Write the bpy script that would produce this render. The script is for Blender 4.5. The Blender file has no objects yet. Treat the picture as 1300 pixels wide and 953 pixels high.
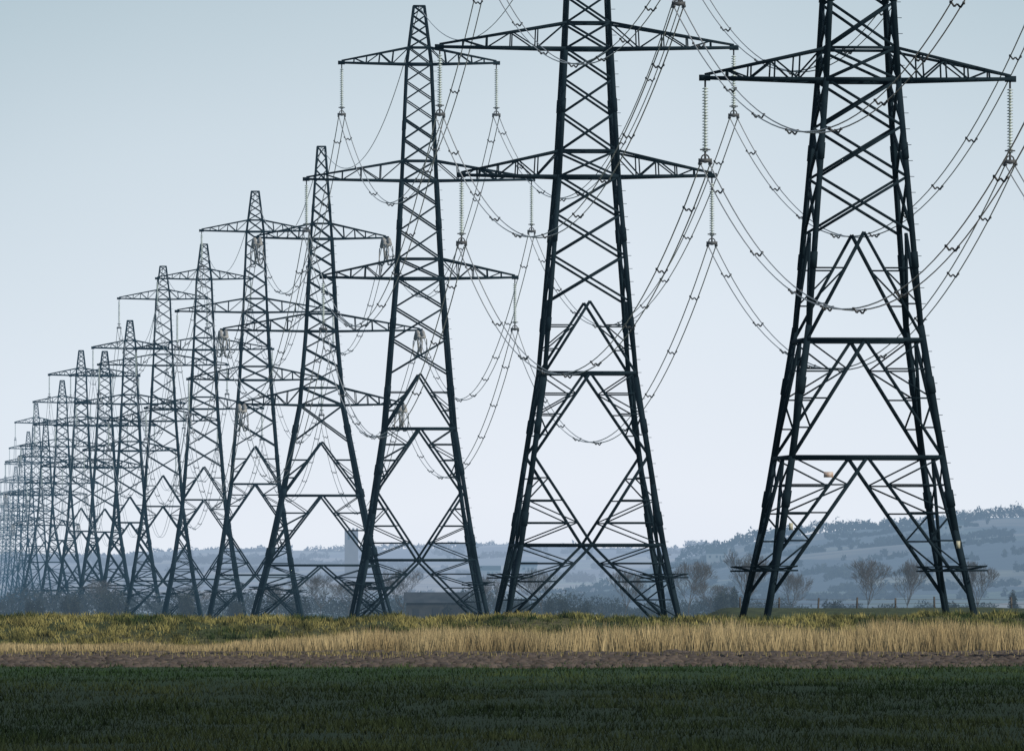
import bpy, math, random
import numpy as np
from mathutils import Vector
random.seed(7); rng=np.random.default_rng(7)
F=14970.0; HZ=772.0; CH=2.0
scene=bpy.context.scene
scene.view_settings.view_transform='Standard'
scene.view_settings.look='None'
scene.view_settings.exposure=0
def PX(px,Y): return (px-650.0)*Y/F
def PZ(py,Y): return CH+(HZ-py)*Y/F

# ------------------------------------------------------------ materials
HAZE_PAINT=(0.20,0.31,0.43,1)  # emission colour of the haze painted into the materials
def paint_haze(mat,L=6000.0,start=450.0,col=HAZE_PAINT):  # aerial haze painted into the surface: emission mixed in by world Y
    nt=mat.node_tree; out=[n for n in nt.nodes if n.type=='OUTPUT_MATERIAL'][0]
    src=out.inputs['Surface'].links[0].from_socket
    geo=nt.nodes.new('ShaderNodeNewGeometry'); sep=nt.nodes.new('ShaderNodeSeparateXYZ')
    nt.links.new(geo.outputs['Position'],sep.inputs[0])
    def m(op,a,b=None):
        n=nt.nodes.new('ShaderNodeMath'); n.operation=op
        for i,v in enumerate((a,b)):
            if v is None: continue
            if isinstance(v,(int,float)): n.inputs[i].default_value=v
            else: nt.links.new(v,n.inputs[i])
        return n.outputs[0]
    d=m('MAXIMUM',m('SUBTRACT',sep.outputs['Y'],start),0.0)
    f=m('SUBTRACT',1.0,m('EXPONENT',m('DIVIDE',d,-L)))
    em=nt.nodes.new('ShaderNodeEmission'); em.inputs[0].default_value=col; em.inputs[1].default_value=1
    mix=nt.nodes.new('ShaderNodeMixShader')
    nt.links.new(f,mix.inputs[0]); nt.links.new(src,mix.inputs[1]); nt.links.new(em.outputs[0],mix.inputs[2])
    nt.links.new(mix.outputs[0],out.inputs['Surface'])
    try: mat.cycles.emission_sampling='NONE'
    except Exception: pass
def newmat(name,col=(.1,.1,.1),rough=.7,metal=0.0,var=0.0,scale=1.0,col2=None,attr=None,L=6000.0,spec=None,hcol=HAZE_PAINT,start=450.0):
    mat=bpy.data.materials.new(name); mat.use_nodes=True
    nt=mat.node_tree; b=nt.nodes['Principled BSDF']
    b.inputs['Base Color'].default_value=(*col,1); b.inputs['Roughness'].default_value=rough
    b.inputs['Metallic'].default_value=metal
    if spec is not None: b.inputs['Specular IOR Level'].default_value=spec
    if attr:
        a=nt.nodes.new('ShaderNodeAttribute'); a.attribute_name=attr
        nt.links.new(a.outputs['Color'],b.inputs['Base Color'])
        b.inputs['Specular IOR Level'].default_value=0.12
    elif col2:
        g=nt.nodes.new('ShaderNodeNewGeometry'); n=nt.nodes.new('ShaderNodeTexNoise')
        n.inputs['Scale'].default_value=scale; n.inputs['Detail'].default_value=3
        nt.links.new(g.outputs['Position'],n.inputs['Vector'])
        r=nt.nodes.new('ShaderNodeValToRGB')
        r.color_ramp.elements[0].position=.38; r.color_ramp.elements[1].position=.62
        r.color_ramp.elements[0].color=(*col,1); r.color_ramp.elements[1].color=(*col2,1)
        nt.links.new(n.outputs['Fac'],r.inputs[0]); nt.links.new(r.outputs[0],b.inputs['Base Color'])
    paint_haze(mat,L,start,hcol)
    return mat
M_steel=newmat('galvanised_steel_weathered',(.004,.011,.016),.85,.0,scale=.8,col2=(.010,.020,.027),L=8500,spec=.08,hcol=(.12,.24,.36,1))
M_glass=newmat('insulator_glass',(.52,.60,.56),.25,scale=3,col2=(.32,.38,.36))
M_fit=newmat('fittings_steel',(.06,.065,.068),.6,spec=.3)
M_jump=newmat('jumper_aluminium',(.36,.35,.32),.6,scale=2,col2=(.20,.20,.19))
M_wire=newmat('aluminium_conductor',(.30,.31,.30),.45,.0,scale=.05,col2=(.46,.46,.43))
M_sign=newmat('danger_plate',(.50,.44,.40),.6,scale=6,col2=(.42,.28,.2))
M_plate=newmat('number_plate_paint',(.42,.41,.32),.6,scale=4,col2=(.36,.34,.22))
M_leaf=newmat('leaf_blades',attr='Col',rough=.85)
M_near=newmat('hedge_foliage',attr='Col',rough=.85,L=5200)
M_bark=newmat('bark',(.045,.042,.042),.9,scale=.9,col2=(.075,.068,.062),L=5200,spec=.1,hcol=(.22,.30,.38,1))
M_soil=newmat('soil_clods',(.045,.036,.030),.95,scale=.6,col2=(.10,.078,.062))
M_post=newmat('fence_wood',(.04,.035,.03),.9,scale=3,col2=(.08,.07,.06))

# ------------------------------------------------------------ mesh helpers
def mesh_np(name,verts,faces,mat,cols=None,parent=None,nv=3):
    verts=np.asarray(verts,dtype=np.float32); faces=np.asarray(faces,dtype=np.int32)
    me=bpy.data.meshes.new(name)
    me.vertices.add(len(verts)); me.vertices.foreach_set('co',verts.ravel())
    nf,k=faces.shape
    me.loops.add(nf*k); me.loops.foreach_set('vertex_index',faces.ravel())
    me.polygons.add(nf); me.polygons.foreach_set('loop_start',np.arange(0,nf*k,k,dtype=np.int32))
    try: me.polygons.foreach_set('loop_total',np.full(nf,k,dtype=np.int32))
    except Exception: pass
    me.update(calc_edges=True)
    if cols is not None:
        a=me.color_attributes.new('Col','FLOAT_COLOR','POINT')
        c=np.ones((len(verts),4),dtype=np.float32); c[:,:3]=cols
        a.data.foreach_set('color',c.ravel())
    me.materials.append(mat)
    ob=bpy.data.objects.new(name,me); scene.collection.objects.link(ob)
    if parent: ob.parent=parent
    return ob
def box_beams(beams,sides=4):
    P=np.array([b[0] for b in beams],float);Q=np.array([b[1] for b in beams],float)
    W=np.array([b[2] for b in beams],float)[:,None]*.5
    H=np.array([(b[3] if len(b)>3 else b[2]) for b in beams],float)[:,None]*.5
    D=Q-P; Ln=np.linalg.norm(D,axis=1,keepdims=True); D=D/np.maximum(Ln,1e-6)
    up=np.tile(np.array([0,0,1.0]),(len(D),1)); vert=np.abs(D[:,2])>.97; up[vert]=(0,1,0)
    A=np.cross(D,up);A/=np.linalg.norm(A,axis=1,keepdims=True)
    B=np.cross(A,D)
    vs=[]
    if sides==3:
        cs=((-1,-.6),(1,-.6),(0,1.1))
        for base in (P,Q):
            for sa,sb in cs: vs.append(base+A*W*sa+B*H*sb)
        V=np.stack(vs,1).reshape(-1,3); f=np.array([[0,3,4,1],[1,4,5,2],[2,5,3,0]])
        return V,(f[None]+6*np.arange(len(D))[:,None,None]).reshape(-1,4)
    for base in (P,Q):
        for sa,sb in((-1,-1),(1,-1),(1,1),(-1,1)):
            vs.append(base+A*W*sa+B*H*sb)
    V=np.stack(vs,1).reshape(-1,3)
    f=np.array([[0,1,2,3],[7,6,5,4],[0,4,5,1],[1,5,6,2],[2,6,7,3],[3,7,4,0]])
    Fc=(f[None]+8*np.arange(len(D))[:,None,None]).reshape(-1,4)
    return V,Fc
def empty(name,loc=(0,0,0)):
    e=bpy.data.objects.new(name,None); e.location=loc; scene.collection.objects.link(e); return e

# ------------------------------------------------------------ pylons
def pylon_mesh(kind):
    B=[]
    thick=1.0
    if kind.endswith('h'): thick=1.45; kind=kind[0]
    if kind=='C':
        prof=[(0,13.8),(6,10.6),(13,7.6),(21.8,4.2),(29,3.0),(38,2.05),(47,.75)]
        arms=[(21.8,7.8,1.7),(29,9.6,1.7),(38,6.3,1.5)]; apex=18.2; hs=[13,6.2]; top=47
    else:
        prof=[(0,11.1),(5.9,8.75),(9.6,7.6),(16.2,5.65),(28.6,3.65),(36.5,2.8),(45.9,2.0),(50.6,.85)]
        arms=[(28.6,7.75,1.6),(36.5,9.1,1.6),(45.9,6.25,1.35)]; apex=20.9; top=50.6
        hs=[15.5,9.6] if kind=='A' else [16.5,5.9]
    zs=[p[0] for p in prof]; ws=[p[1]/2 for p in prof]
    hw=lambda z: float(np.interp(z,zs,ws))
    sg=[(-1,-1),(1,-1),(1,1),(-1,1)]
    def C(i,z):
        w=hw(z); s=sg[i%4]; return np.array([s[0]*w,s[1]*w,z])
    lerp=lambda a,b,t:a+(b-a)*t
    kn=sorted(set(zs+[top]))
    for i in range(4):
        for a,b in zip(kn[:-1],kn[1:]):
            w=.33 if a<16 else (.28 if a<36 else .19)
            p,q=C(i,a),C(i,b)
            B.append((p,q,w,w*.55)); 
            s=sg[i]; off=np.array([0,-s[1]*w*.36,0])
            B.append((p+off,q+off,w*.35,w*.9))
        for z in (7.5,13.2,19.5,25,33,41):
            if z<top-3: B.append((C(i,z-.4),C(i,z+.4),(.40 if z<16 else .33)*(1 if z<36 else .7)))
    T1,T2,T3=.155,.135,.08
    lv=[apex]+[z for a in arms for z in (a[0],a[0]+a[2])]+[top]
    panels=[]
    for a,b in zip(lv[:-1],lv[1:]):
        wm=hw((a+b)/2)*2; n=max(1,int(round((b-a)/(wm*.62)))); n=min(n,6)
        g=[(1-.25*k/n) for k in range(n)]; s=sum(g); z=a
        for k in range(n):
            z2=z+(b-a)*g[k]/s; panels.append((z,z2)); z=z2
    for i in range(4):
        for a,b in panels:
            t=T2 if a<40 else T3+.015
            B.append((C(i,a),C(i+1,b),t)); B.append((C(i+1,a),C(i,b),t))
        for a in arms:
            B.append((C(i,a[0]),C(i+1,a[0]),.20)); B.append((C(i,a[0]+a[2]),C(i+1,a[0]+a[2]),.14))
        for h in hs: B.append((C(i,h),C(i+1,h),.22,.18))
        B.append((C(i,top),C(i+1,top),.13))
        def K(zt,zb,n,t=T1,inv=False):
            za,zf=(zb,zt) if inv else (zt,zb)
            A=(C(i,za)+C(i+1,za))/2
            for j in (i,i+1):
                Ft=C(j,zf); B.append((A,Ft,t))
                prev=None
                for k in range(0,n+1):
                    u=k/(n+1.0)
                    v=lerp(A,Ft,u); l=C(j,v[2])
                    if k>0: B.append((v,l,T3))
                    if prev is not None and not(k==1 and zt==apex):
                        B.append((prev[1] if k%2 else prev[0], v if k%2 else l,T3))
                    prev=(v,l)
        K(apex,hs[0],2)
        if kind=='A':
            K(hs[0],hs[1],3); K(hs[1],2.6,4)
        elif kind=='B':
            zm=(hs[0]+hs[1])/2+.2
            K(hs[0],zm,3); K(zm,hs[1],3,inv=True); K(hs[1],.3,4)
        else:
            K(hs[0],hs[1],3); K(hs[1],.3,4)
    for h in hs+[a[0] for a in arms]:
        B.append((C(0,h),C(2,h),T3)); B.append((C(1,h),C(3,h),T3))
    za=3.9
    for i in range(4):
        c=C(i,za); r=1.0
        q=[c+np.array([sx*r,sy*r,0.0]) for sx,sy in sg]
        for k in range(4):
            B.append((q[k],q[(k+1)%4],.08)); B.append((q[k]+[0,0,.22],q[(k+1)%4]+[0,0,.22],.05))
            B.append((c,q[k]+[0,0,.22],.07))
        B.append((C(i,0)+[0,0,-.2],C(i,0)+[0,0,.35],.75))
    if thick==1:
        for z in np.arange(4.5,top-3,.8):
            c=C(1,z); B.append((c,c+[.36,0,0],.03))
    tips=[]
    for z,L,h in arms:
        for s in (-1,1):
            w0=hw(z); w1=hw(z+h)
            lf=np.array([s*w0,-w0,z]);lb=np.array([s*w0,w0,z]);uf=np.array([s*w1,-w1,z+h]);ub=np.array([s*w1,w1,z+h])
            tip=np.array([s*L,0,z+.12]); tips.append((tip[0],z))
            tf=tip+[0,-.12,0]; tb=tip+[0,.12,0]; tu=tip+[0,0,.16]
            for a in (lf,lb): B.append((a,tf if a is lf else tb,.20,.17))
            for a in (uf,ub): B.append((a,tu,.16,.14))
            n=5; P=None
            for k in range(0,n):
                u=(k/n)**.92
                a=lerp(lf,tf,u);b=lerp(lb,tb,u);c=lerp(uf,tu,u);d=lerp(ub,tu,u)
                if k>0:
                    B.append((a,c,T3));B.append((b,d,T3));B.append((a,b,T3));B.append((c,d,T3))
                if P is not None:
                    if k%2: 
                        B.append((P[2],a,T3));B.append((P[3],b,T3));B.append((P[0],b,T3))
                    else:
                        B.append((P[0],c,T3));B.append((P[1],d,T3));B.append((P[1],a,T3))
                P=(a,b,c,d)
            B.append((tip+[-.25*s,0,0],tip+[.3*s,0,0],.26,.3))
    if thick!=1: B=[(b[0],b[1])+tuple(x*thick for x in b[2:]) for b in B]
    V,Fc=box_beams(B)
    iv=[];ifc=[]; fit=[]
    def string(p,q,rad=.15,nd=22):
        p=np.array(p,float);q=np.array(q,float);D=q-p;L=np.linalg.norm(D);D/=L
        u=np.array([0,0,1.]) if abs(D[2])<.9 else np.array([0,1.,0]); A=np.cross(D,u);A/=np.linalg.norm(A);Bv=np.cross(A,D)
        N=8
        prof=[]
        for k in range(nd):
            t0=(k+.15)/nd;t1=(k+.5)/nd;t2=(k+.62)/nd
            prof+= [(t0,.05),(t1,rad),(t2,rad*.85),((k+.75)/nd,.055)]
        o=len(iv)
        for t,r in prof:
            for k in range(N):
                a=2*math.pi*k/N; iv.append(p+D*L*t+(A*math.cos(a)+Bv*math.sin(a))*r)
        for j in range(len(prof)-1):
            for k in range(N):
                ifc.append((o+j*N+k,o+j*N+(k+1)%N,o+(j+1)*N+(k+1)%N,o+(j+1)*N+k))
    def ring(c,r,axis,n=12,w=.05):
        pts=[]
        for k in range(n):
            a=2*math.pi*k/n
            pts.append(np.array(c)+ (np.array([r*math.cos(a),0,r*math.sin(a)]) if axis=='y' else np.array([r*math.cos(a),r*math.sin(a),0])))
        for k in range(n): fit.append((pts[k],pts[(k+1)%n],w))
    for x,z in tips:
        if kind!='C':
            string((x,0,z-.35),(x,0,z-3.65),.17)
            fit.append(((x,0,z+.1),(x,0,z-.36),.09))
            fit.append(((x,0,z-3.6),(x,0,z-4.0),.10))
            ring((x,0,z-3.5),.24,'z',10,.06)
            ring((x,0,z-3.95),.2,'y',10,.07)
            fit.append(((x-.34,0,z-4.05),(x+.34,0,z-4.05),.12,.2))
            for sx in(-.26,.26):
                fit.append(((x+sx,-.45,z-4.2),(x+sx,.45,z-4.2),.12)); 
        else:
            for sy in(-1,1):
                for dx in(-.26,.26):
                    string((x+dx,sy*.5,z-.05),(x+dx,sy*3.8,z-.65),.2,20)
                fit.append(((x,0,z),(x-.22,sy*.5,z-.05),.09));fit.append(((x,0,z),(x+.22,sy*.5,z-.05),.09))
                fit.append(((x-.35,sy*3.85,z-.66),(x+.35,sy*3.85,z-.66),.14)); 
            for dx in(-.38,-.14,.12,.40):
                prev=None
                for k in range(15):
                    t=k/14*2-1; pt=np.array([x+dx+.16*math.sin(3*t+dx*9),t*3.85,z-.66-1.7*(1-abs(t)**2.4)-.4*abs(dx)])
                    if prev is not None: fit.append((prev,pt,.10))
                    prev=pt
    return (V,Fc),(np.array(iv),np.array(ifc)),box_beams(fit),tips
cache={}
def pylon(kind,X,Y,rot,sz=1.0,sx=1.0,sign=False):
    e=empty('electricity_pylon',(X,Y,0)); e.rotation_euler=(0,0,rot); e.scale=(sx,sx,sz)
    mk=kind+('h' if Y>1900 else '')
    if mk not in cache:
        a,b,c,tips=pylon_mesh(mk)
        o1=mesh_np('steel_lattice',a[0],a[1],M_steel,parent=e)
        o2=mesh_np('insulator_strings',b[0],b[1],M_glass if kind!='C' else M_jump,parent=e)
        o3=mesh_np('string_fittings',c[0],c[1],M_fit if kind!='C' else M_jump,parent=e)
        cache[mk]=(o1.data,o2.data,o3.data,tips)
    else:
        for d,n in zip(cache[mk][:3],('steel_lattice','insulator_strings','string_fittings')):
            o=bpy.data.objects.new(n,d); scene.collection.objects.link(o); o.parent=e
    tips=cache[mk][3]; ca,sa=math.cos(rot),math.sin(rot)
    res=[]
    for x,z in tips:
        res.append((np.array([X+ca*x*sx,Y+sa*x*sx,z*sz]),kind,np.array([-sa,ca,0])))
    top=(47 if kind=='C' else 50.6)*sz
    if sign:
        for nm,m,(x,z,w,h,yy) in (('danger_plate',M_sign,(-2.0,8.7,.48,.28,-4.1)),('number_plate',M_plate,(-3.95,6.1,.2,.35,-4.55)),('phase_plate',M_plate,(4.45,5.2,.2,.36,-4.85))):
            bv,bf=box_beams([((x-w/2,yy,z),(x+w/2,yy,z),.04,h)])
            mesh_np(nm,bv,bf,m,parent=e)
    return res,np.array([X,Y,top])

spec=[('B',None,None,1,29.8,470.0),('A',1089,None,1,None,595.0),('B',745,None,1,None,728.0),('B',532,8,1,None,None),
      ('C',408,None,1,None,1150.0),('B',324,243,1,None,None),('B',259,310,1,None,None),('B',207,338,1,None,None),
      ('B',165,407,1,None,None),('B',133,446,.97,None,None),('B',103,445,1.04,None,None),('B',79,483,1.03,None,None),
      ('C',58,532,1,None,None),('B',46,512,1.25,None,None),('B',36,548,1.2,None,None),('B',28,570,1.2,None,None),('B',20,592,1.15,None,None),('B',14,612,1.1,None,None),('B',8,628,1.1,None,None),('B',3,642,1.1,None,None)]
pos=[]
for k,px,py,sz,X,Y in spec:
    if Y is None:
        H=(47 if k=='C' else 50.6)*sz
        Y=(H-CH)*F/(HZ-py)
    if X is None: X=PX(px,Y)
    pos.append((k,X,Y,sz))
order=sorted(pos,key=lambda p:p[2])
nodes=[]
for i,(k,X,Y,sz) in enumerate(order):
    a=order[max(0,i-1)];b=order[min(len(order)-1,i+1)]
    rot=math.atan2(-(b[1]-a[1]),(b[2]-a[2]))
    nodes.append(pylon(k,X,Y,rot,sz,1.0,sign=(abs(Y-595)<1)))

# ------------------------------------------------------------ conductors
lines=empty('overhead_power_lines')
cd=bpy.data.curves.new('conductors','CURVE'); cd.dimensions='3D'; cd.bevel_depth=.036; cd.bevel_resolution=0
cd.materials.append(M_wire)
def spl(c,pts):
    s=c.splines.new('POLY'); s.points.add(len(pts)-1)
    s.points.foreach_set('co',np.hstack([np.array(pts),np.ones((len(pts),1))]).astype(np.float32).ravel())
sp=[]
for i in range(len(nodes)-1):
    (ta,topa),(tb,topb)=nodes[i],nodes[i+1]
    span=topb[1]-topa[1]
    sag=min(9.2,9.2*max(.45,span/130.0)) if span<200 else 10.2
    if span>330: sag=10.5
    n=40 if topa[1]<1300 else 20
    for j in range(6):
        pa,ka,da=ta[j];pb,kb,db=tb[j]
        pa=pa.copy();pb=pb.copy()
        if ka=='C': pa=pa+da*3.9+np.array([0,0,-.65])
        else: pa[2]-=4.2
        if kb=='C': pb=pb-db*3.9+np.array([0,0,-.65])
        else: pb[2]-=4.2
        t=np.linspace(0,1,n+1)[:,None]
        sg_=sag*(1+.03*math.sin(i*3+j*2))
        P=pa*(1-t)+pb*t; P[:,2:]-=4*sg_*t*(1-t)
        for off in ((-.24,0,.0),(.24,0,-.05)):
            spl(cd,P+np.array(off))
        if topa[1]<1700:
            m=9
            for k in range(m):
                tt=(k+.5+.15*math.sin(k*5+j))/m
                c=pa*(1-tt)+pb*tt; c[2]-=4*sg_*tt*(1-tt)
                sp+= [(c+[-.27,0,.02],c+[-.12,0,-.20],.08),(c+[-.12,0,-.20],c+[0,0,-.08],.08),(c+[0,0,-.08],c+[.14,0,-.24],.08),(c+[.14,0,-.24],c+[.28,0,-.03],.08),
                      (c+[-.27,-.16,0],c+[-.27,.16,0],.11),(c+[.27,-.16,-.05],c+[.27,.16,-.05],.11)]
    t=np.linspace(0,1,n+1)[:,None]
    P=topa*(1-t)+topb*t; P[:,2:]-=4*sag*.7*t*(1-t)
    spl(cd,P)
co=bpy.data.objects.new('conductors',cd); scene.collection.objects.link(co); co.parent=lines
v,f=box_beams(sp); mesh_np('bundle_spacers',v,f,M_fit,parent=lines)

# ------------------------------------------------------------ terrain
def vnoise(x,seed=0):
    x=np.asarray(x,float); i=np.floor(x).astype(int); fr=x-i; fr=fr*fr*(3-2*fr)
    h=lambda n: np.modf(np.abs(np.sin((n+seed*17.3)*12.9898)*43758.5453))[0]
    return h(i)*(1-fr)+h(i+1)*fr
def vnoise2(x,y,seed=0):
    x=np.asarray(x,float);y=np.asarray(y,float); i=np.floor(x);j=np.floor(y);u=x-i;v=y-j;u=u*u*(3-2*u);v=v*v*(3-2*v)
    h=lambda a,b: np.modf(np.abs(np.sin(a*12.9898+b*78.233+seed*3.7)*43758.5453))[0]
    return (h(i,j)*(1-u)+h(i+1,j)*u)*(1-v)+(h(i,j+1)*(1-u)+h(i+1,j+1)*u)*v
def sstep(a,b,x): 
    t=np.clip((x-a)/(b-a),0,1); return t*t*(3-2*t)
def ground_z(X,Y):
    X=np.asarray(X,float);Y=np.asarray(Y,float)
    Hb=1.36+.20*vnoise(X*.14,1)+.08*vnoise(X*.7,2)
    s=sstep(559,572,Y)*(1-sstep(577,586,Y))
    bank=Hb*s
    bank+= s*(.46*(vnoise2(X*.33,Y*.22,5)-.5)+.26*(vnoise2(X*.9,Y*.6,6)-.5))*(1-.6*sstep(568,574,Y))
    H2=2.0*sstep(8.5,13,X)+.08*vnoise(X*.4,4)*sstep(8.5,13,X)
    d2=H2*sstep(655,690,Y)*(1-sstep(705,730,Y))
    fg=.10*(vnoise2(X*.4,Y*.07,8)-.5)*(Y<560)
    return bank+d2+fg
xs=np.unique(np.concatenate([np.linspace(-9000,-300,14),np.linspace(-300,-60,13),np.arange(-60,60.1,.5),np.linspace(60,300,13),np.linspace(300,9000,14)]))
ys=np.unique(np.concatenate([np.linspace(-400,100,6),np.arange(100,550,6.0),np.arange(550,590,.7),np.arange(590,740,5.0),np.linspace(740,4000,30),np.linspace(4000,20000,12)]))
GX,GY=np.meshgrid(xs,ys); GZ=ground_z(GX,GY)
V=np.stack([GX.ravel(),GY.ravel(),GZ.ravel()],1)
nx,ny=len(xs),len(ys)
idx=np.arange(nx*ny).reshape(ny,nx)
Fq=np.stack([idx[:-1,:-1].ravel(),idx[:-1,1:].ravel(),idx[1:,1:].ravel(),idx[1:,:-1].ravel()],1)
def ground_mat():
    mat=bpy.data.materials.new('marsh_ground'); mat.use_nodes=True; nt=mat.node_tree; b=nt.nodes['Principled BSDF']
    b.inputs['Roughness'].default_value=.95; b.inputs['Specular IOR Level'].default_value=.1
    g=nt.nodes.new('ShaderNodeNewGeometry'); sep=nt.nodes.new('ShaderNodeSeparateXYZ'); nt.links.new(g.outputs['Position'],sep.inputs[0])
    mp=nt.nodes.new('ShaderNodeMapping'); mp.inputs['Scale'].default_value=(.15,.04,1); nt.links.new(g.outputs['Position'],mp.inputs[0])
    n=nt.nodes.new('ShaderNodeTexNoise'); n.inputs['Scale'].default_value=1; n.inputs['Detail'].default_value=6; nt.links.new(mp.outputs[0],n.inputs['Vector'])
    ma=nt.nodes.new('ShaderNodeMath'); ma.operation='MULTIPLY_ADD'; nt.links.new(n.outputs['Fac'],ma.inputs[0]); ma.inputs[1].default_value=90
    nt.links.new(sep.outputs['Y'],ma.inputs[2])
    dv=nt.nodes.new('ShaderNodeMath'); dv.operation='DIVIDE'; nt.links.new(ma.outputs[0],dv.inputs[0]); dv.inputs[1].default_value=1000
    r=nt.nodes.new('ShaderNodeValToRGB'); cr=r.color_ramp
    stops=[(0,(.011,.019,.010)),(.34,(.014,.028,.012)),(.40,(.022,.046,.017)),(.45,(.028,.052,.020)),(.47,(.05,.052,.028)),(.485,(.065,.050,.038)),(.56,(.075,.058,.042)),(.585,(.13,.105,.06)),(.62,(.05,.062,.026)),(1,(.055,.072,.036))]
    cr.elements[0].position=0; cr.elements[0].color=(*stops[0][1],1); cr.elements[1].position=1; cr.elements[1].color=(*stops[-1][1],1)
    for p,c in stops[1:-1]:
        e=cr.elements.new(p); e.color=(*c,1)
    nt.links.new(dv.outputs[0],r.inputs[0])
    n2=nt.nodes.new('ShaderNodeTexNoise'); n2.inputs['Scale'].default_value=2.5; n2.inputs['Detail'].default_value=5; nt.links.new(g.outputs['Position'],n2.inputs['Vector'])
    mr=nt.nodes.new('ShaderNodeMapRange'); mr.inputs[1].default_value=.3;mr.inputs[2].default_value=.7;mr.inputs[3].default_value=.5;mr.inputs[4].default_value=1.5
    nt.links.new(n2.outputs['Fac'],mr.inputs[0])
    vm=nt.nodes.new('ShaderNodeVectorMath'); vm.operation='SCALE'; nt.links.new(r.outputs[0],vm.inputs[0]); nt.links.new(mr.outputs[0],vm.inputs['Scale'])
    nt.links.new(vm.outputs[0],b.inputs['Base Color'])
    paint_haze(mat); return mat
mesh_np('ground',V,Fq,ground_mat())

# ------------------------------------------------------------ grass / reeds
def blades(name,X,Y,Z,h,w,lean,cols,tipmul=1.25):
    N=len(X); a=rng.uniform(-.9,.9,N)
    dx=np.cos(a)*w/2; dy=np.sin(a)*w/2
    la=rng.uniform(0,2*np.pi,N); lx=np.cos(la)*lean*h; ly=np.sin(la)*lean*h
    v=np.empty((N,3,3)); v[:,0]=np.stack([X-dx,Y-dy,Z-.05],1); v[:,1]=np.stack([X+dx,Y+dy,Z-.05],1); v[:,2]=np.stack([X+lx,Y+ly,Z+h],1)
    f=np.arange(N*3).reshape(N,3)
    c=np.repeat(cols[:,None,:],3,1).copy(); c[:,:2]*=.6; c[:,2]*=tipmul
    return mesh_np(name,v.reshape(-1,3),f,M_leaf,c.reshape(-1,3))
def mixc(a,b,t): return np.array(a)[None]*(1-t[:,None])+np.array(b)[None]*t[:,None]
# reeds
N=85000
X=rng.uniform(-42,42,N); Y=529+30*rng.beta(2.2,1.2,N)
right=sstep(-18,2,X)
dens=vnoise2(X*.28,Y*.12,3)*.6+vnoise2(X*1.4,Y*.5,4)*.4
keep=(rng.random(N)<.14+dens**1.4*1.6)&((Y>544-7*vnoise(X*.2,9))|(rng.random(N)<.28))
X,Y,dens,right=X[keep],Y[keep],dens[keep],right[keep]
h=(.26+.74*right)*(.35+1.15*dens)*rng.uniform(.5,1.25,len(X))+.10
tt=vnoise2(X*.5,Y*.3,44)
cols=mixc((.21,.155,.075),(.47,.375,.20),np.clip(tt*.7+rng.random(len(X))*.4,0,1))*(.6+.7*dens)[:,None]
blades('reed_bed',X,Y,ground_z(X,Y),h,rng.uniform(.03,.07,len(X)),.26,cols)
# bank grass in tussocks
N=115000
T=2600; tx=rng.uniform(-42,42,T); ty=rng.uniform(557,579,T); ts=rng.uniform(.25,.8,T); tc_=rng.random(T)
k=rng.integers(0,T,N); loose=rng.random(N)<.35
rr=np.abs(rng.normal(size=N))*.55; an=rng.uniform(0,2*np.pi,N)
X=np.where(loose,rng.uniform(-42,42,N),tx[k]+np.cos(an)*rr*ts[k]); Y=np.where(loose,rng.uniform(557,579,N),ty[k]+np.sin(an)*rr*ts[k])
nA=vnoise2(X*.22,Y*.2,11);nB=vnoise2(X*1.3,Y*.7,12)
t=np.clip((nA*1.1+nB*.45+tc_[k]*.4-.58)*1.5,0,1)
cols=mixc((.030,.054,.015),(.27,.235,.082),np.clip(t*rng.uniform(.6,1.2,N),0,1))*(.5+.9*nB)[:,None]
h=np.where(loose,.06+rng.uniform(0,.1,N),(.12+.36*ts[k])*np.exp(-rr*rr*1.2)*rng.uniform(.6,1.2,N))
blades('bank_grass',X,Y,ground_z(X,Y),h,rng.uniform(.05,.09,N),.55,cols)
# straw fringe between plough and field
N=26000
X=rng.uniform(-42,42,N); Y=rng.normal(490,15,N)
keep=rng.random(N)<(1.1*vnoise2(X*.16,Y*.06,21)**2)*(1-.8*sstep(-14,-2,X))+.03
X,Y=X[keep],Y[keep]
cols=mixc((.14,.125,.05),(.34,.28,.13),rng.random(len(X)))
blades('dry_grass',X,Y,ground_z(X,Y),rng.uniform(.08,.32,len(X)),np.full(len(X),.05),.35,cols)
# near field grass
N=130000
u=rng.random(N); Y=1/(1/150-(1/150-1/425)*u); X=rng.uniform(-1,1,N)*(Y*.052+3)
nA=vnoise2(X*.25,Y*.05,31);nB=vnoise2(X*1.1,Y*.22,32);nC=vnoise2(X*.08,Y*.03,33)
t=np.clip(nA*.9+nC*.7-.5,0,1)*.8
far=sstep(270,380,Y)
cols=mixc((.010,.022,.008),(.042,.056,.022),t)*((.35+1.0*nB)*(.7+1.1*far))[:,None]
keep=rng.random(N)<.25+nB*.9
X,Y,nB,cols=X[keep],Y[keep],nB[keep],cols[keep]
blades('field_grass',X,Y,ground_z(X,Y),rng.uniform(.03,.15,len(X))*(.3+1.2*nB),Y*.00013,.7,cols)
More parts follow.
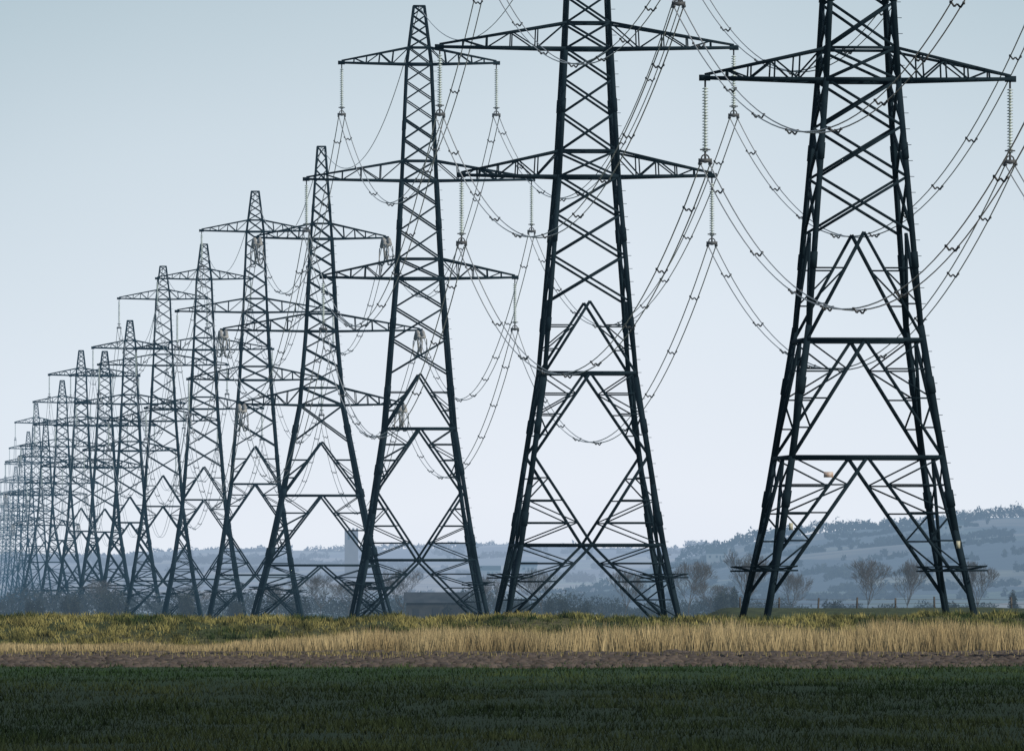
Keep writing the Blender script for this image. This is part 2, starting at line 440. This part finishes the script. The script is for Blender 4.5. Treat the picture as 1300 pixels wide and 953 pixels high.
# clods
N=17000
X=rng.uniform(-38,38,N);Y=rng.uniform(400,530,N);keep=vnoise(X*.1,40)*24+Y>414
X,Y=X[keep],Y[keep];N=len(X);s=rng.uniform(.04,.15,N)
base=np.array([[-1,-1,0],[1,-1,0],[1,1,0],[-1,1,0],[-.5,-.6,.8],[.55,-.5,.7],[.5,.5,.9],[-.6,.5,.65]])
v=base[None]*s[:,None,None]*rng.uniform(.6,1.4,(N,8,3)); v[:,:,0]*=1.5; v+=np.stack([X,Y,ground_z(X,Y)-.02],1)[:,None]
fb=np.array([[4,5,6,7],[0,1,5,4],[1,2,6,5],[2,3,7,6],[3,0,4,7]])
mesh_np('ploughed_soil',v.reshape(-1,3),(fb[None]+8*np.arange(N)[:,None,None]).reshape(-1,4),M_soil)

# ------------------------------------------------------------ fence
fb=[]
fx=np.arange(13.5,36,2.3)
for i,x in enumerate(fx):
    y=698+.4*math.sin(i*2.1); z=float(ground_z(x,y)); lean=.05*math.sin(i*7)
    fb.append(((x,y,z-.3),(x+lean,y,z+.62+.06*math.sin(i*3)),.11))
for k in(.25,.5):
    for i in range(len(fx)-1):
        z0=float(ground_z(fx[i],698));z1=float(ground_z(fx[i+1],698))
        fb.append(((fx[i],698,z0+k),(fx[i+1],698,z1+k),.02))
v,f=box_beams(fb);mesh_np('wire_fence',v,f,M_post)

# ------------------------------------------------------------ bare trees
def bare_tree(px,Y,ytop,wpx,seed,name='bare_tree'):
    r=random.Random(seed); H=PZ(ytop,Y); R=wpx*Y/F/2
    segs=[]
    def grow(p,d,L,rad,dep):
        q=p
        for k in range(2):
            d2=(d+Vector((r.uniform(-.2,.2),r.uniform(-.2,.2),r.uniform(-.06,.16)))).normalized()
            e=q+d2*(L/2); segs.append((tuple(q),tuple(e),rad*(1-.25*k/2)*2)); q=e; d=d2
            if dep>=1 and k<1 and dep<6:
                dd=(d+Vector((r.uniform(-1,1),r.uniform(-1,1),r.uniform(-.3,.5)))).normalized()
                grow(q,dd,L*.6,max(rad*.5,.008),dep+2)
        if dep<6:
            m=5 if dep==0 else 3
            if dep>=4 and r.random()<.45: m=2
            for k in range(m):
                dd=(d+Vector((r.uniform(-1,1),r.uniform(-1,1),r.uniform(-.3,.6)))*.8).normalized()
                grow(q,dd,L*r.uniform(.66,.84),max(rad*.6,.009),dep+1)
    grow(Vector((0,0,0)),Vector((0,0,1)),1.0,.05,0)
    A=np.array([s[0] for s in segs]);Bq=np.array([s[1] for s in segs])
    top=np.percentile(Bq[:,2],99.7); rx=np.percentile(np.abs(Bq[:,0]),95)
    sc=np.array([R/rx,R/rx,H/top])
    A*=sc;Bq*=sc
    W=np.maximum(np.array([s[2] for s in segs])*H/top*.5,.017)
    v,f=box_beams([(a,b,w) for a,b,w in zip(A,Bq,W)],3)
    ob=mesh_np(name,v,f,M_bark); ob.location=(PX(px,Y),Y,0); return ob
for i,(px,Y,yt,w) in enumerate([(1104,1500,709,44),(1150,1520,710,46),(1243,1480,712,46),(942,1450,700,62),(872,1500,712,58),(792,1550,722,44),
        (1002,1650,722,50),(905,1700,738,50),(515,1500,720,60),(690,1600,722,60),(405,1650,728,60),(440,1700,738,50),(352,1750,740,50),(140,1900,734,56),(250,1850,740,56),(620,1650,730,40)]):
    bare_tree(px,Y,yt,w,100+i)

# ------------------------------------------------------------ leaf masses
def leafmass(name,clumps,per,size,c1,c2,mat=None):
    cl=np.asarray(clumps,float);n=len(cl);N=n*per
    c=np.repeat(cl,per,0); d=rng.normal(size=(N,3)); d/=np.linalg.norm(d,axis=1,keepdims=True); r=rng.random(N)**.4
    P=c[:,:3]+d*r[:,None]*c[:,3:6]*rng.uniform(.8,1.15,(N,1)); P[:,2]=np.maximum(P[:,2],c[:,2]-c[:,5]*.8)
    T=rng.normal(size=(N,3,3))*size
    v=P[:,None]+T
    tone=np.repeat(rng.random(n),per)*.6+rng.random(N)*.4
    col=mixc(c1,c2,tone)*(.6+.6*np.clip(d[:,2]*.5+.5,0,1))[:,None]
    mesh_np(name,v.reshape(-1,3),np.arange(N*3).reshape(N,3),mat or M_leaf,np.repeat(col[:,None],3,1).reshape(-1,3))
cl=[]
for px in np.arange(-60,1400,5.0):
    Y=random.uniform(1750,2200)
    base=752 if px<740 else 764
    yt=base+18*(float(vnoise(px*.022,51))-.5)+16*(float(vnoise(px*.1,52))-.5)
    if 745<px<1010: yt-=5
    h=PZ(yt,Y); r=h*.36
    cl.append((PX(px,Y),Y,h-r*1.0,r*1.2,r*1.3,r))
    cl.append((PX(px+2,Y),Y-2,h*.35,r*1.5,r,h*.38))
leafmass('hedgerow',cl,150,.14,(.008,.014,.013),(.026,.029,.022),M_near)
cl=[]
for px,yt,w in [(600,742,40),(560,756,30),(380,752,26),(705,752,34),(735,762,30),(925,742,26),(1290,748,18),(1060,758,30),(140,744,44),(90,752,30),(40,758,30),(240,750,34),(300,756,26),(910,748,24),(660,756,26),(1210,760,26)]:
    for k in range(6):
        Y=1440+20*k; R=w*Y/F/2; h=PZ(yt+random.uniform(0,9),Y)
        cl.append((PX(px,Y)+random.uniform(-.7,.7)*R,Y,h*.55,R*.45,R*.5,h*.45))
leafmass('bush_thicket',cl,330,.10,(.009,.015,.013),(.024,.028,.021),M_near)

# ------------------------------------------------------------ hills
def hill_mat(nm,hc,L):
    mat=bpy.data.materials.new(nm); mat.use_nodes=True; nt=mat.node_tree; b=nt.nodes['Principled BSDF']; b.inputs['Roughness'].default_value=1; b.inputs['Specular IOR Level'].default_value=0
    g=nt.nodes.new('ShaderNodeNewGeometry'); mp=nt.nodes.new('ShaderNodeMapping'); mp.inputs['Scale'].default_value=(.013,.0036,0); mp.inputs['Rotation'].default_value=(0,0,.12)
    nt.links.new(g.outputs['Position'],mp.inputs[0])
    n0=nt.nodes.new('ShaderNodeTexVoronoi'); n0.inputs['Scale'].default_value=1; nt.links.new(mp.outputs[0],n0.inputs['Vector'])
    sp_=nt.nodes.new('ShaderNodeSeparateColor'); nt.links.new(n0.outputs['Color'],sp_.inputs[0])
    r=nt.nodes.new('ShaderNodeValToRGB'); cr=r.color_ramp; cr.interpolation='CONSTANT'
    cr.elements[0].position=0;cr.elements[0].color=(.02,.03,.022,1);cr.elements[1].position=.3;cr.elements[1].color=(.08,.11,.05,1)
    for p,c in((.5,(.20,.19,.11)),(.65,(.05,.065,.045)),(.8,(.24,.21,.15))):
        e=cr.elements.new(p);e.color=(*c,1)
    nt.links.new(sp_.outputs[0],r.inputs[0])
    n2=nt.nodes.new('ShaderNodeTexNoise'); n2.inputs['Scale'].default_value=.02; n2.inputs['Detail'].default_value=6; nt.links.new(g.outputs['Position'],n2.inputs['Vector'])
    mr=nt.nodes.new('ShaderNodeMapRange'); mr.inputs[1].default_value=.35;mr.inputs[2].default_value=.65;mr.inputs[3].default_value=.4;mr.inputs[4].default_value=1.4
    nt.links.new(n2.outputs['Fac'],mr.inputs[0])
    vm=nt.nodes.new('ShaderNodeVectorMath'); vm.operation='SCALE'; nt.links.new(r.outputs[0],vm.inputs[0]); nt.links.new(mr.outputs[0],vm.inputs['Scale'])
    nt.links.new(vm.outputs[0],b.inputs['Base Color']); paint_haze(mat,L=L,col=hc); return mat
HN=(.225,.325,.45,1); HFc=(.36,.465,.62,1)  # painted haze colours for the hill surfaces, paler for the far one
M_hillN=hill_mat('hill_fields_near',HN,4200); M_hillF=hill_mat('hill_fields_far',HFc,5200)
M_woodN=newmat('woodland_near',attr='Col',rough=.9,hcol=(.19,.285,.40,1),L=5200)
M_woodF=newmat('woodland_far',attr='Col',rough=.9,hcol=(.30,.40,.54,1),L=5600)
def hill(name,Yr,prof,Y0,Y1,mat,seed):
    pxs=[p[0] for p in prof]; pys=[p[1] for p in prof]
    def R(X): 
        px=650+F*X/Yr
        return (HZ-np.interp(px,pxs,pys))*Yr/F+CH
    def Hf(X,Y):
        t=(Y-Y0)/(Yr-Y0)
        s=np.where(Y<Yr,np.clip(t,0,1)**.85*(1+.10*np.sin(np.clip(t,0,1)*9+X*.01)*(1-np.clip(t,0,1))),1-.5*sstep(Yr,Y1,Y))
        return R(X)*s+6*(vnoise2(X*.012,Y*.004,seed)-.5)*np.clip(t*3,0,1)*(t<1)-1.0
    x=np.linspace(-1400,1400,181);y=np.linspace(Y0,Y1,60);A,Bq=np.meshgrid(x,y)
    Z=Hf(A,Bq); v=np.stack([A.ravel(),Bq.ravel(),Z.ravel()],1);I=np.arange(A.size).reshape(A.shape)
    f=np.stack([I[:-1,:-1].ravel(),I[:-1,1:].ravel(),I[1:,1:].ravel(),I[1:,:-1].ravel()],1)
    o=mesh_np(name,v,f,mat); o.data.polygons.foreach_set('use_smooth',[True]*len(f))
    return Hf
farP=[(-1500,715),(-100,706),(100,704),(300,696),(430,697),(560,694),(640,690),(760,694),(860,694),(950,688),(1500,680),(2500,690)]
nearP=[(-1500,774),(420,772),(560,758),(700,744),(780,732),(850,712),(900,698),(960,684),(1040,674),(1150,664),(1240,655),(1300,654),(1500,640),(2500,650)]
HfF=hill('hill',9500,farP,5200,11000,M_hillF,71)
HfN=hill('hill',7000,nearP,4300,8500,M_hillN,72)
def wood(out,Hf,Y,px0,px1,step,hpx,prob):
    for px in np.arange(px0,px1,step):
        if float(vnoise(px*.03,int(Y)%97))>1-prob or random.random()<.06:
            y=Y+random.uniform(-40,40); x=PX(px,y); h=(hpx*(.4+1.0*float(vnoise(px*.13,int(Y)%31))))*y/F
            z=float(Hf(np.array([x]),np.array([y]))[0]); out.append((x,y,z+h*.45,step*y/F*.7,6,h*.55))
cn=[];cf=[]
wood(cn,HfN,6980,860,1360,3.2,12,1.0)
wood(cn,HfN,6950,930,1360,4,13,.8)
for Yk,pr in((4600,.5),(4900,.45),(5200,.5),(5500,.45),(5800,.45),(6100,.5),(6400,.5),(6700,.6)):
    wood(cn,HfN,Yk,480,1360,3.6,8,pr)
wood(cf,HfF,9450,-60,900,3.2,7,.75)
for Yk,pr in((5700,.5),(6200,.45),(6800,.45),(7400,.45),(8000,.4),(8600,.5),(9100,.4)):
    wood(cf,HfF,Yk,-60,950,3.6,7,pr)
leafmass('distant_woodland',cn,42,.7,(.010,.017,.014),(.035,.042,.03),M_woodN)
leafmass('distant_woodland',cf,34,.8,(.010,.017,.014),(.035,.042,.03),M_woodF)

# ------------------------------------------------------------ buildings
def prismroof(x0,x1,y0,y1,z0,z1,ov=.3):
    ym=(y0+y1)/2
    v=[(x0-ov,y0-ov,z0),(x1+ov,y0-ov,z0),(x1+ov,y1+ov,z0),(x0-ov,y1+ov,z0),(x0-ov,ym,z1),(x1+ov,ym,z1)]
    return v,[(0,1,5,4),(2,3,4,5),(1,2,5,5),(3,0,4,4)]
def pyd(name,v,f,mat,parent):
    f=[tuple(dict.fromkeys([int(a) for a in q])) for q in f]
    me=bpy.data.meshes.new(name); me.from_pydata([tuple(a) for a in v],[],f); me.materials.append(mat); o=bpy.data.objects.new(name,me); scene.collection.objects.link(o); o.parent=parent; return o
M_wall=newmat('dark_cladding',(.025,.028,.03),.8,scale=.6,col2=(.045,.048,.05),spec=.1)
M_roof=newmat('slate_roof',(.03,.04,.05),.8,scale=.6,col2=(.05,.06,.07),spec=.1)
M_stone=newmat('church_stone',(.06,.06,.055),.9,scale=.3,col2=(.10,.095,.085),L=5200,hcol=(.26,.35,.47,1))
M_house=newmat('rendered_wall',(.20,.19,.17),.9,scale=.3,col2=(.26,.24,.22),L=4600)
M_dark=newmat('opening_dark',(.01,.012,.015),.4)
def boxm(x0,x1,y0,y1,z0,z1):
    return box_beams([(((x0+x1)/2,y0,(z0+z1)/2),((x0+x1)/2,y1,(z0+z1)/2),x1-x0,z1-z0)])
def building(name,px,Y,W,D,H,Rf,z=0,mw=None):
    e=empty(name,(PX(px,Y),Y,z)); v,f=boxm(-W/2,W/2,0,D,-1,H); pyd('walls',v,f,mw or M_wall,e)
    v,f=prismroof(-W/2,W/2,0,D,H+.01,H+Rf); pyd('roof',v,f,M_roof,e)
    for k in range(3):
        x=-W*.33+k*W*.33; v,f=boxm(x-W*.05,x+W*.05,-.06,-.01,H*.4,H*.75); pyd('window',v,f,M_dark,e)
    v,f=boxm(W*.14,W*.21,-.06,-.01,0,H*.72); pyd('door',v,f,M_dark,e)
    return e
building('farm_barn',553,1440,7.2,6,2.7,1.3)
Yc=6500.0; xc=PX(446,Yc); zc=float(HfF(np.array([xc]),np.array([Yc]))[0])
e=empty('church_tower',(xc,Yc,0)); zt=PZ(673,Yc); zb=zc-3
v,f=boxm(-3.7,3.7,0,7.4,zb,zt); pyd('tower_walls',v,f,M_stone,e)
for k in range(4):
    x=-3.2+k*2.13; v,f=boxm(x-.6,x+.6,0,.8,zt+.01,zt+1.3); pyd('battlement',v,f,M_stone,e)
for x in(-1.4,1.4):
    v,f=boxm(x-.6,x+.6,-.08,-.01,zt-5,zt-2); pyd('belfry_opening',v,f,M_dark,e)
for px,Yb,w in((620,6800,14),(665,7100,16),(820,5600,11),(910,6300,11),(1210,6600,12)):
    H_=HfN if px>800 else HfF; xb=PX(px,Yb); zb2=float(H_(np.array([xb]),np.array([Yb]))[0])
    building('farmhouse',px,Yb,w,8,3.8,2.6,z=zb2,mw=M_house)

# ------------------------------------------------------------ camera, sun, sky
cam=bpy.data.cameras.new('camera'); co=bpy.data.objects.new('camera',cam); scene.collection.objects.link(co)
co.location=(0,0,CH); co.rotation_euler=(math.radians(90),0,0)
cam.sensor_width=36; cam.lens=36*F/1300; cam.shift_y=(HZ-476.5)/1300; cam.clip_start=1; cam.clip_end=40000
scene.camera=co
EL,AZ=30,55
sun=bpy.data.lights.new('sun','SUN'); so=bpy.data.objects.new('sun',sun); scene.collection.objects.link(so)
sun.energy=3.5; sun.angle=math.radians(.5); sun.color=(1,.93,.82); so.rotation_euler=(math.radians(90-EL),0,math.radians(AZ))
w=bpy.data.worlds.new('World'); scene.world=w; w.use_nodes=True; nt=w.node_tree
bg=nt.nodes['Background']; out=nt.nodes['World Output']
sky=nt.nodes.new('ShaderNodeTexSky'); sky.sky_type='NISHITA'; sky.sun_disc=False; sky.sun_elevation=math.radians(EL); sky.sun_rotation=math.radians(180-AZ)
nt.links.new(sky.outputs[0],bg.inputs[0]); bg.inputs[1].default_value=.10
tc=nt.nodes.new('ShaderNodeTexCoord'); sep=nt.nodes.new('ShaderNodeSeparateXYZ'); nt.links.new(tc.outputs['Generated'],sep.inputs[0])
def m(op,a,b=None,c=None):
    n=nt.nodes.new('ShaderNodeMath'); n.operation=op
    for i,v in enumerate((a,b,c)):
        if v is None: continue
        if isinstance(v,(int,float)): n.inputs[i].default_value=v
        else: nt.links.new(v,n.inputs[i])
    return n.outputs[0]
ax=m('ABSOLUTE',m('SUBTRACT',sep.outputs['X'],.010))
nz=nt.nodes.new('ShaderNodeTexNoise'); nz.inputs['Scale'].default_value=14; nz.inputs['Detail'].default_value=3; nt.links.new(tc.outputs['Generated'],nz.inputs['Vector'])
v1=m('ADD',sep.outputs['Z'],m('MULTIPLY',m('MINIMUM',ax,.08),.22)); v1=m('ADD',v1,m('MULTIPLY',m('SUBTRACT',nz.outputs['Fac'],.5),.012))
fv=m('DIVIDE',v1,.1)
r=nt.nodes.new('ShaderNodeValToRGB'); cr=r.color_ramp
cr.elements[0].position=0;cr.elements[0].color=(.77,.82,.92,1);cr.elements[1].position=1;cr.elements[1].color=(.36,.47,.54,1)
for p,c in((.12,(.80,.85,.93)),(.28,(.735,.81,.89)),(.45,(.62,.715,.79)),(.62,(.47,.585,.655))):
    e=cr.elements.new(p);e.color=(*c,1)
nt.links.new(fv,r.inputs[0])
b2=nt.nodes.new('ShaderNodeBackground'); nt.links.new(r.outputs[0],b2.inputs[0]); b2.inputs[1].default_value=1
mr=nt.nodes.new('ShaderNodeMapRange'); mr.inputs[1].default_value=.08;mr.inputs[2].default_value=.35;mr.inputs[3].default_value=1;mr.inputs[4].default_value=0
nt.links.new(sep.outputs['Z'],mr.inputs[0])
mx=nt.nodes.new('ShaderNodeMixShader'); nt.links.new(mr.outputs[0],mx.inputs[0]); nt.links.new(bg.outputs[0],mx.inputs[1]); nt.links.new(b2.outputs[0],mx.inputs[2])
nt.links.new(mx.outputs[0],out.inputs['Surface'])
